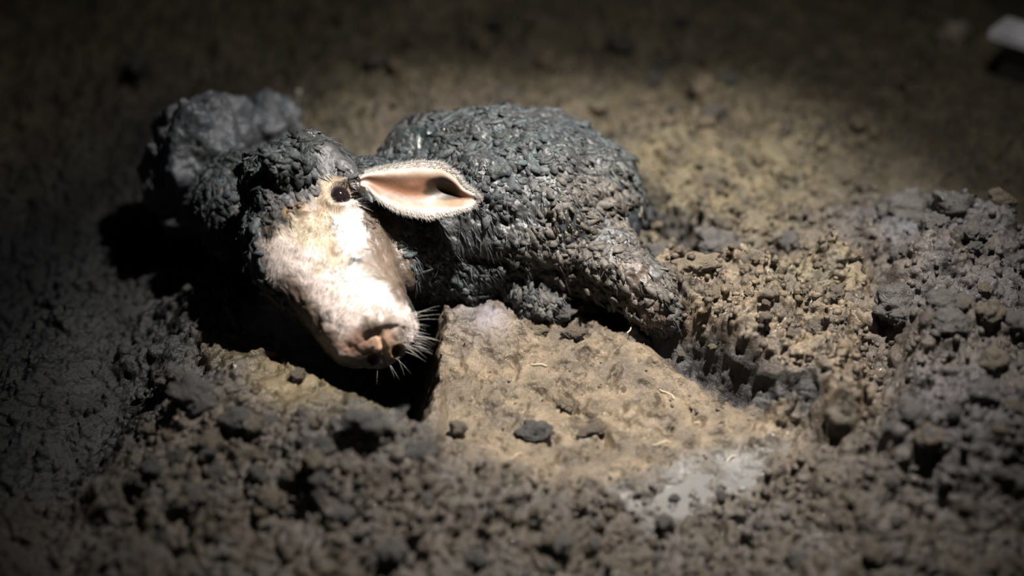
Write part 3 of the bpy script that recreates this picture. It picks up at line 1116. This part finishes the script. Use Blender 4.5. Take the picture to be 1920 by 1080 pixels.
# ------------------------------------------------------------------ flakes of mud and matted hair on the hide
tri = np.array([tuple(p.vertices) for p in body_me.polygons])
fc = V[tri].mean(1)
fn = NO[tri].mean(1)
fn = unit(fn)
fsk = caked[tri].mean(1)
fhl = np.stack([(fc - B) @ A_, (fc - B) @ L_, (fc - B) @ D_], 1)
onhead = (fhl[:, 0] > 0.02) & (fhl[:, 0] < HLEN + 0.05) & (np.abs(fhl[:, 1]) < 0.10) & (np.abs(fhl[:, 2]) < 0.12)
vis = (fn @ np.array([0.0, -0.6, 0.8]) > -0.35) & (fc[:, 2] > -0.02)
cand = np.where((fsk > 0.9) & vis & ~(onhead & (fhl[:, 0] > 0.15)))[0]
fcolr = colr[tri].mean(1)
candf = cand[(fbm3(fc[cand] * 12 + 4, 3, 410) > -0.35) & (np.linalg.norm(fc[cand] - (hit(790, 260) or [fc[0]])[0], axis=1) > 0.028)]
sel = RNG.choice(candf, 6000, replace=False)
nf = len(sel)
K = 7
e2p = EP2[2:-1, 1:-1].reshape(-1, 3)
e2n = np.cross(np.gradient(EP2, axis=0), np.gradient(EP2, axis=1))[2:-1, 1:-1].reshape(-1, 3)
e2n = unit(e2n)
e2n[np.sum(e2n * (CAM - e2p), 1) < 0] *= -1
pick = RNG.choice(len(e2p), 130, replace=False)
c0 = np.concatenate([fc[sel], e2p[pick] + e2n[pick] * 0.001])
fn_ = np.concatenate([fn[sel], e2n[pick]])
nf = len(c0)
n0 = unit(fn_ + RNG.normal(size=(nf, 3)) * 0.20 - np.array([0.55, -0.35, -0.75])[None] * 0.18)
flowd = np.array([0.55, -0.35, -0.75])
u0 = unit(flowd[None, :] + RNG.normal(size=(nf, 3)) * 0.55)
u0 = unit(u0 - n0 * np.sum(u0 * n0, 1)[:, None])
v0 = np.cross(n0, u0)
size = RNG.uniform(0.003, 0.0115, nf) * (0.6 + 0.6 * RNG.random(nf))
size[:len(sel)][onhead[sel]] *= 0.6
ang = np.arange(K) * 2 * math.pi / K
rad = size[:, None] * RNG.uniform(0.65, 1.25, (nf, K))
rim = c0[:, None, :] + (np.cos(ang)[None, :, None] * u0[:, None, :] * 1.6 + np.sin(ang)[None, :, None] * v0[:, None, :] * 0.75) * rad[:, :, None]
lift = RNG.uniform(0.0002, 0.0016, nf)
rim_t = rim + n0[:, None, :] * (lift[:, None, None] + RNG.uniform(-0.0022, 0.0012, (nf, K, 1)))
rim_b = rim - n0[:, None, :] * 0.0022
apex = c0 + n0 * (lift + size * 0.05)[:, None]
FV = np.concatenate([rim_t, rim_b, apex[:, None, :]], 1)
m = 2 * K + 1
base_i = (np.arange(nf) * m)[:, None]
tris = []
for k in range(K):
    k2 = (k + 1) % K
    tris += [[k, k2, 2 * K], [k2, k, K + k], [k2, K + k, K + k2]]
tris = np.array(tris)
FF = (base_i[:, :, None] + tris[None]).reshape(-1, 3)
fl_me = mesh_np('mud_flakes', FV.reshape(-1, 3), FF, False)
fcol = np.array([0.029, 0.034, 0.036])[None] * (RNG.uniform(0.35, 1.5, (nf, 1)) * (0.6 + 0.8 * smooth(-0.4, 0.4, fbm3(c0 * 14, 3, 400)))[:, None]) + RNG.uniform(-0.003, 0.003, (nf, 3))
near = smooth(0.09, 0.22, np.linalg.norm(c0 - P(1150, 480, 0.1), axis=1))
fcol = fcol * near[:, None] + np.array([0.075, 0.064, 0.052])[None] * RNG.uniform(0.6, 1.4, (nf, 1)) * (1 - near[:, None])
hd_ = np.concatenate([onhead[sel], np.zeros(len(pick), bool)])
fcol[hd_] = fcolr[sel][onhead[sel]] * RNG.uniform(0.6, 1.4, (int(hd_.sum()), 1))
set_col(fl_me, 'hide_colour', np.repeat(np.clip(fcol, 0.01, 1), m, 0))
tag(part('mud_flakes', fl_me, M_flake), 'scaly flakes of grey mud stuck to the coat', kind='stuff')

# matted wet hair on the cheek, neck and flank
sel = RNG.choice(cand, 13000, replace=False)
dn = np.linalg.norm(fc[sel] - P(790, 500, 0.1), axis=1)
keep = RNG.random(len(sel)) < (0.25 + 0.75 * np.exp(-(dn / 0.16) ** 2))
sel = sel[keep]
ncv = fc[sel]
fl0 = np.array([0.42, -0.30, -0.75])[None] + RNG.normal(size=(len(sel), 3)) * 0.22
fl0 = unit(fl0 - fn[sel] * (np.sum(fl0 * fn[sel], 1) * 0.9)[:, None] + fn[sel] * 0.16)
vv, ff, per = strands(ncv - fn[sel] * 0.001, fl0, RNG.uniform(0.012, 0.032, len(sel)), RNG.uniform(0.0005, 0.0016, len(sel)), 4, -fn[sel] * 0.10, 4)
mh = mesh_np('matted_hair', vv, ff)
hc = np.array([0.042, 0.045, 0.048])[None] * RNG.uniform(0.35, 1.9, (len(sel), 1))
hc[onhead[sel]] = fcolr[sel][onhead[sel]] * RNG.uniform(0.5, 1.6, (int(onhead[sel].sum()), 1))
set_col(mh, 'hide_colour', np.repeat(hc, per, 0))
tag(part('matted_hair', mh, M_flake), 'dark wet hair matted into strands', kind='stuff')

# ------------------------------------------------------------------ mud mound beside the head
def lumpy(name, seed, scale, sub=5, amp=0.22, freq=2.2, fine=0.06, octv=3):
    b_ = bmesh.new()
    bmesh.ops.create_icosphere(b_, subdivisions=sub, radius=1.0)
    me = bpy.data.meshes.new(name)
    b_.to_mesh(me)
    b_.free()
    v = mesh_co(me)
    off = seed * 3.7
    r = 1 + amp * fbm3(v * freq * 0.6 + off, 2, seed) + (np.abs(fbm3(v * freq * 1.3 + off, octv, seed + 3, 0.45)) - 0.3) * amp * 1.1 + fine * fbm3(v * freq * 5 + off, 3, seed + 7, 0.6)
    v = v * r[:, None] * np.asarray(scale)
    me.vertices.foreach_set('co', v.astype(np.float32).ravel())
    me.polygons.foreach_set('use_smooth', np.ones(len(me.polygons), bool))
    me.update()
    return me


M_mound = mud_material('dark_slick_mud', coat=0.5, base=(0.058, 0.062, 0.070), scale=0.8, rough=(0.22, 0.55), bump=0.7, bdist=0.006, vary=0.5)
M_clod = [mud_material('brown_clod', scale=0.07, base=(0.078, 0.060, 0.042), coat=0.35, rough=(0.4, 0.8), bump=0.8, bdist=0.005, vary=0.4),
          mud_material('grey_clod', scale=0.07, coat=0.35, base=(0.056, 0.049, 0.045), rough=(0.35, 0.75), bump=0.8, bdist=0.005, vary=0.4),
          mud_material('tan_clod', scale=0.07, coat=0.35, base=(0.110, 0.084, 0.054), rough=(0.4, 0.8), bump=0.8, bdist=0.005, vary=0.35),
          mud_material('dark_clod', scale=0.07, coat=0.35, base=(0.038, 0.034, 0.031), rough=(0.3, 0.65), bump=0.8, bdist=0.005, vary=0.4),
          mud_material('pale_clod', scale=0.07, base=(0.22, 0.18, 0.145), rough=(0.3, 0.6), bump=0.5, bdist=0.004, vary=0.25)]

for (px_, py_, z_, sc_, seed, lab, rot) in (
        (368, 320, 0.08, (0.110, 0.105, 0.150), 3, 'tall slick lump of dark mud left of the pig\'s head', 0.3),
        (505, 262, 0.05, (0.085, 0.075, 0.085), 8, 'low broken heap of dark mud right behind the pig\'s muddy ear', 2.1)):
    o = obj('mud_mound', lumpy('mud_mound', seed, sc_, 6, 0.34, 0.95, 0.06, 2), M_mound)
    o.location = Vector(P(px_, py_, z_))
    o.rotation_euler = (0.1, 0.05, rot)
    tag(o, lab, 'mud mound', 'mud mounds beside the head')

# ------------------------------------------------------------------ clods
def clod_mesh(seed):
    b_ = bmesh.new()
    bmesh.ops.create_icosphere(b_, subdivisions=4, radius=1.0)
    me = bpy.data.meshes.new('mud_clod')
    b_.to_mesh(me)
    b_.free()
    v = mesh_co(me)
    rg = np.random.default_rng(seed)
    dirs = rg.normal(size=(16, 3))
    dirs /= np.linalg.norm(dirs, axis=1)[:, None]
    w_ = v + 0.22 * np.stack([fbm3(v * 2.3 + k * 9 + seed, 2, seed + k) for k in range(3)], 1)
    best = np.zeros(len(v))
    for k in range(16):
        sg = rg.uniform(0.22, 0.5)
        hgt = rg.uniform(0.18, 0.5)
        best = np.maximum(best, hgt * np.exp(-(np.linalg.norm(w_ - dirs[k], axis=1) / sg) ** 2))
    r = 0.68 + best + 0.10 * fbm3(v * 4 + seed, 3, seed, 0.6) + 0.06 * (np.abs(fbm3(v * 9 + seed, 2, seed + 5)) - 0.3)
    v = v * r[:, None] * np.array([1, 1, 0.9]) * (1 + 0.25 * (rg.random(3) - 0.5))
    me.vertices.foreach_set('co', v.astype(np.float32).ravel())
    me.polygons.foreach_set('use_smooth', np.ones(len(me.polygons), bool))
    me.update()
    return me


CL = {}
for k in range(5):
    for s in range(5):
        CL[(k, s)] = clod_mesh(20 + s * 7 + k)
        CL[(k, s)].materials.append(M_clod[k])


def clod(px_, py_, r, kind, var, label, group=None, embed=0.30, stretch=(1, 1, 1)):
    q_ = P(px_, py_, 0.02)
    x_, y_ = q_[0], q_[1]
    z_ = gh(x_, y_)
    o = obj('mud_clod', CL[(kind, var % 5)], None)
    o.location = (x_, y_, z_ + r * 0.7 * stretch[2] * (1 - embed) - r * 0.15)
    o.scale = (r * stretch[0], r * stretch[1], r * stretch[2])
    o.rotation_euler = (random.uniform(-0.4, 0.4), random.uniform(-0.4, 0.4), random.uniform(0, 6.28) if stretch == (1, 1, 1) else random.uniform(-0.3, 0.3))
    tag(o, label, 'mud clod', group)
    return o


NAMED = [
    (1345, 455, 0.062, 1, 0, 'largest rounded grey clod right of the pig\'s hind end', (1.35, 0.8, 0.8)),
    (1425, 462, 0.026, 4, 1, 'small pale smooth clod right of the large grey clod', (1.2, 0.9, 0.8)),
    (1478, 455, 0.030, 1, 2, 'grey clod next to the small pale clod', (1, 1, 1)),
    (1005, 800, 0.034, 3, 3, 'dark clod lying in the middle of the smooth tan mud', (1.3, 0.8, 0.8)),
    (858, 808, 0.022, 0, 1, 'brown clod in the tan mud below the pig\'s chin', (1, 1, 1)),
    (1060, 740, 0.020, 2, 4, 'little tan clod in the mud above the dark clod', (1, 1, 1)),
    (1110, 795, 0.024, 0, 2, 'low brown crumb at the end of the crack in the tan mud', (1.4, 0.7, 0.6)),
    (1075, 620, 0.024, 0, 0, 'brown clod wedged below the pig\'s belly', (1.4, 0.8, 0.8)),
    (1015, 610, 0.020, 2, 1, 'small tan clod at the right foot of the mud hump', (1.3, 0.8, 0.8)),
    (1050, 585, 0.030, 1, 3, 'grey clod tucked between belly and outstretched leg', (1.2, 0.9, 0.8)),
    (490, 622, 0.018, 0, 2, 'small brown clod on the rim of the ochre ledge', (1, 1, 1)),
    (412, 545, 0.024, 2, 0, 'pointed tan clod at the upper end of the ochre ledge', (0.8, 0.8, 1.3)),
    (383, 640, 0.022, 0, 4, 'brown clod at the outer side of the ochre ledge', (1, 1, 1)),
    (565, 735, 0.018, 0, 3, 'small clod half sunk in the ochre ledge', (1, 1, 1)),
    (690, 880, 0.035, 3, 2, 'blackish wet clod below the tip of the trench', (1.4, 0.9, 0.8)),
    (790, 885, 0.032, 3, 0, 'blackish wet clod right of its twin below the trench', (1.3, 0.9, 0.8)),
    (380, 790, 0.050, 3, 4, 'big dark clod in the left foreground', (1.3, 0.9, 0.8)),
    (455, 840, 0.036, 3, 1, 'dark clod in front of the big left foreground clod', (1, 1, 1)),
    (325, 710, 0.042, 3, 2, 'dark clod behind the big left foreground clod', (1, 1, 1)),
    (1690, 430, 0.060, 1, 1, 'grey clod on the ridge at the right', (1.3, 0.9, 0.9)),
    (1760, 480, 0.055, 3, 3, 'dark clod below the ridge at the right', (1.2, 0.9, 0.9)),
    (1785, 75, 0.060, 4, 2, 'blurred pale clod beside the plank in the far corner', (1, 1, 1.2)),
    (1660, 640, 0.045, 1, 4, 'grey clod at the foot of the right bank', (1, 1, 1.1)),
    (268, 140, 0.045, 1, 2, 'dim grey clod far behind the dark mounds', (1, 1, 1.2)),
    (1300, 560, 0.040, 2, 2, 'tan clod crowning the ridge over the hind leg', (1.5, 0.8, 0.7)),
    (1230, 520, 0.032, 1, 0, 'grey clod where the hind leg runs into the ridge', (1.2, 0.9, 0.8)),
]
for (a, b, r, k, v, lab, st) in NAMED:
    clod(a, b, r * 0.75, k, v, lab, None, 0.4, st)

POOLS = [
    ('clod on the far mud behind the pig', 'clods on the far mud', 60, (640, 1750, 30, 240), (0.012, 0.034), (0, 2, 1)),
    ('clod on the olive mud right of the pig\'s back', 'clods right of the back', 60, (1210, 1640, 230, 430), (0.008, 0.022), (2, 0, 2, 0)),
    ('clod on the lumpy ridge at the right', 'clods on the ridge', 36, (1270, 1620, 500, 690), (0.007, 0.017), (2, 0, 2)),
    ('clod on the dim right bank', 'clods on the right bank', 36, (1640, 1900, 420, 900), (0.012, 0.030), (1, 1, 0)),
    ('clod in the dark foreground mud at the left', 'clods in the left foreground', 34, (250, 620, 810, 980), (0.008, 0.022), (0, 1, 3)),
    ('clod in the blurred foreground mud', 'clods in the front', 36, (640, 1700, 900, 1060), (0.008, 0.020), (0, 1, 1)),
]
CNAME = ['brown', 'grey', 'tan', 'blackish', 'pale']
for lab, grp, n, (x0, x1, y0, y1), (r0, r1), kinds in POOLS:
    for k in range(n):
        r_ = r0 + (r1 - r0) * random.random() ** 2
        kd = random.choice(kinds)
        sz = 'larger' if r_ > r0 + (r1 - r0) * 0.45 else 'small'
        clod(random.uniform(x0, x1), random.uniform(y0, y1), r_, kd, random.randrange(5), '%s %s %s' % (sz, CNAME[kd], lab), '%s %s %s' % (sz, CNAME[kd], grp), random.uniform(0.35, 0.7))

# crumbs too small to count
b_ = bmesh.new()
bmesh.ops.create_icosphere(b_, subdivisions=1, radius=1.0)
iv = np.array([v.co for v in b_.verts])
itf = np.array([[v.index for v in f.verts] for f in b_.faces])
b_.free()
cx, cy, cr = [], [], []
for n, x0, x1, y0, y1 in ((900, 1150, 1660, 200, 480), (350, 1230, 1620, 500, 780), (500, 600, 1750, 60, 240), (350, 230, 700, 680, 980), (400, 1600, 1900, 420, 950),
                          (350, 600, 1600, 860, 1060), (160, 800, 1400, 600, 860)):
    for k in range(n):
        q_ = P(random.uniform(x0, x1), random.uniform(y0, y1), 0.02)
        cx.append(q_[0])
        cy.append(q_[1])
        cr.append(random.uniform(0.0025, 0.0075) * (0.6 if n == 160 else 1))
cx, cy, cr = np.array(cx), np.array(cy), np.array(cr)
ok_ = (sdpoly(cx, cy, LEDGE) > 0.012) & ((sdpoly(cx, cy, WALLOW) > 0.0) | (cr < 0.0032)) & (sdline(cx, cy, SHADE_GROOVE) > 0.03) & (sdpoly(cx, cy, TRENCH) > 0.0)
cx, cy, cr = cx[ok_], cy[ok_], cr[ok_]
cz, cc, cw = ground(cx, cy)
nC = len(cx)
jit = RNG.uniform(0.6, 1.35, (nC, len(iv), 1))
CV = np.stack([cx, cy, cz + cr * 0.25], 1)[:, None, :] + iv[None] * jit * cr[:, None, None] * RNG.uniform(0.7, 1.3, (nC, 1, 3))
CF = ((np.arange(nC) * len(iv))[:, None, None] + itf[None]).reshape(-1, 3)
cm = mesh_np('mud_crumbs', CV.reshape(-1, 3), CF)
set_col(cm, 'mud_colour', np.repeat(cc * RNG.uniform(0.6, 1.35, (nC, 1)), len(iv), 0))
set_float(cm, 'wet', np.repeat(cw, len(iv)))
tag(obj('mud_crumbs', cm, M_ground), 'loose crumbs of mud strewn over the ground', 'mud crumbs', kind='stuff')

# ------------------------------------------------------------------ puddle
M_pud = mud_material('cloudy_puddle', base=(0.13, 0.125, 0.12), scale=0.5, rough=(0.12, 0.3), bump=0.15, bdist=0.001, vary=0.15, tint=(0.7, 0.66, 0.6))
pz = P(1320, 900)
ring = [Vector((q_[0], q_[1], 0)) for q_ in PX([(1165, 940), (1225, 885), (1320, 855), (1400, 832), (1480, 846), (1450, 890), (1375, 912), (1315, 948), (1240, 975)])]
zs = [gh(*P(a, b)[:2]) for a, b in ((1250, 930), (1320, 900), (1400, 865), (1290, 915))]
lvl = sum(zs) / 4 + 0.004
b_ = bmesh.new()
top_v = [b_.verts.new((v.x, v.y, lvl)) for v in ring]
f_ = b_.faces.new(top_v)
ex = bmesh.ops.extrude_face_region(b_, geom=[f_])
for v in ex['geom']:
    if isinstance(v, bmesh.types.BMVert):
        v.co.z -= 0.03
bmesh.ops.recalc_face_normals(b_, faces=b_.faces)
pm = bpy.data.meshes.new('puddle')
b_.to_mesh(pm)
b_.free()
tag(obj('puddle', pm, M_pud), 'shallow cloudy grey puddle in the front right of the wallow', 'puddle')

# ------------------------------------------------------------------ plank in the far corner, stake behind the head, straws
M_plank = mud_material('weathered_wood', base=(0.70, 0.70, 0.74), scale=0.6, rough=(0.35, 0.6), bump=0.3, bdist=0.003, vary=0.2)


def box_part(name, size_, mat, parent, loc, bevel=0.006):
    b2 = bmesh.new()
    bmesh.ops.create_cube(b2, size=1.0)
    for v in b2.verts:
        v.co = Vector((v.co.x * size_[0], v.co.y * size_[1], v.co.z * size_[2]))
    bmesh.ops.bevel(b2, geom=b2.edges[:], offset=bevel, segments=2, affect='EDGES')
    me = bpy.data.meshes.new(name)
    b2.to_mesh(me)
    b2.free()
    o = obj(name, me, mat, parent)
    o.location = loc
    return o


pk = bpy.data.objects.new('plank', None)
COL.objects.link(pk)
q_ = P(1885, 170, 0.0)
pk.location = (q_[0], q_[1], gh(q_[0], q_[1]) - 0.01)
pk.rotation_euler = (0, 0, math.radians(-42))
tag(pk, 'pale weathered plank lying at the far right corner', 'plank')
box_part('board', (0.75, 0.09, 0.028), M_plank, pk, (0.30, 0.06, 0.105))
box_part('shade_block', (0.72, 0.05, 0.10), M_clod[3], pk, (0.32, 0.065, 0.045))  # dark block added as the shaded side under the board

M_stake = mud_material('pale_stick', base=(0.40, 0.37, 0.32), scale=1.0, rough=(0.4, 0.7), bump=0.4, bdist=0.002, vary=0.25)
bs = bmesh.new()
rings_ = []
for k in range(9):
    t = k / 8
    rings_.append([bs.verts.new((0.010 * (1 - 0.45 * t) * math.cos(j * math.pi / 5) * (1 + 0.15 * math.sin(j * 2.3)) + 0.010 * t * t,
                                 0.007 * math.sin(j * math.pi / 5), 0.085 * t - 0.02 + 0.004 * math.sin(j * 1.9) * (k == 8))) for j in range(10)])
for k in range(8):
    for j in range(10):
        bs.faces.new((rings_[k][j], rings_[k][(j + 1) % 10], rings_[k + 1][(j + 1) % 10], rings_[k + 1][j]))
bs.faces.new(rings_[0][::-1])
bs.faces.new(rings_[8])
sm = bpy.data.meshes.new('broken_stick')
bs.to_mesh(sm)
bs.free()
o = obj('broken_stick', sm, M_stake)
q_ = P(548, 226, 0.0)
o.location = (q_[0], q_[1], gh(q_[0], q_[1]))
o.rotation_euler = (0.1, 0.2, 0)
tag(o, 'short pale broken stick poking up behind the pig\'s head', 'stick')

M_straw = mud_material('pale_straw', base=(0.52, 0.44, 0.30), rough=(0.3, 0.5), bump=0.1, bdist=0.001, vary=0.2)
bs = bmesh.new()
pr = []
for k in range(5):
    t = k / 4 - 0.5
    pr.append([bs.verts.new((t * 0.03, 0.003 * math.sin(t * 5) + 0.0010 * math.cos(j * math.pi / 3), 0.0010 * math.sin(j * math.pi / 3) + 0.002 * math.cos(t * 4))) for j in range(6)])
for k in range(4):
    for j in range(6):
        bs.faces.new((pr[k][j], pr[k][(j + 1) % 6], pr[k + 1][(j + 1) % 6], pr[k + 1][j]))
bs.faces.new(pr[0][::-1])
bs.faces.new(pr[4])
stm = bpy.data.meshes.new('straw')
bs.to_mesh(stm)
bs.free()
for i, (a, b, r) in enumerate(((968, 866, 0.5), (1250, 745, -0.9), (1368, 855, 0.5), (1240, 838, 0.1), (1182, 635, 0.9), (1300, 790, 0.3), (1640, 735, 1.0), (1010, 690, -0.3))):
    q_ = P(a, b, 0.0)
    o = obj('straw', stm, M_straw)
    o.location = (q_[0], q_[1], gh(q_[0], q_[1]) + 0.0015)
    o.rotation_euler = (0, 0, r)
    s_ = random.uniform(0.6, 1.0)
    o.scale = (s_, s_, s_)
    tag(o, 'tiny pale straw lying on the wet mud', 'straw', 'straws on the mud')
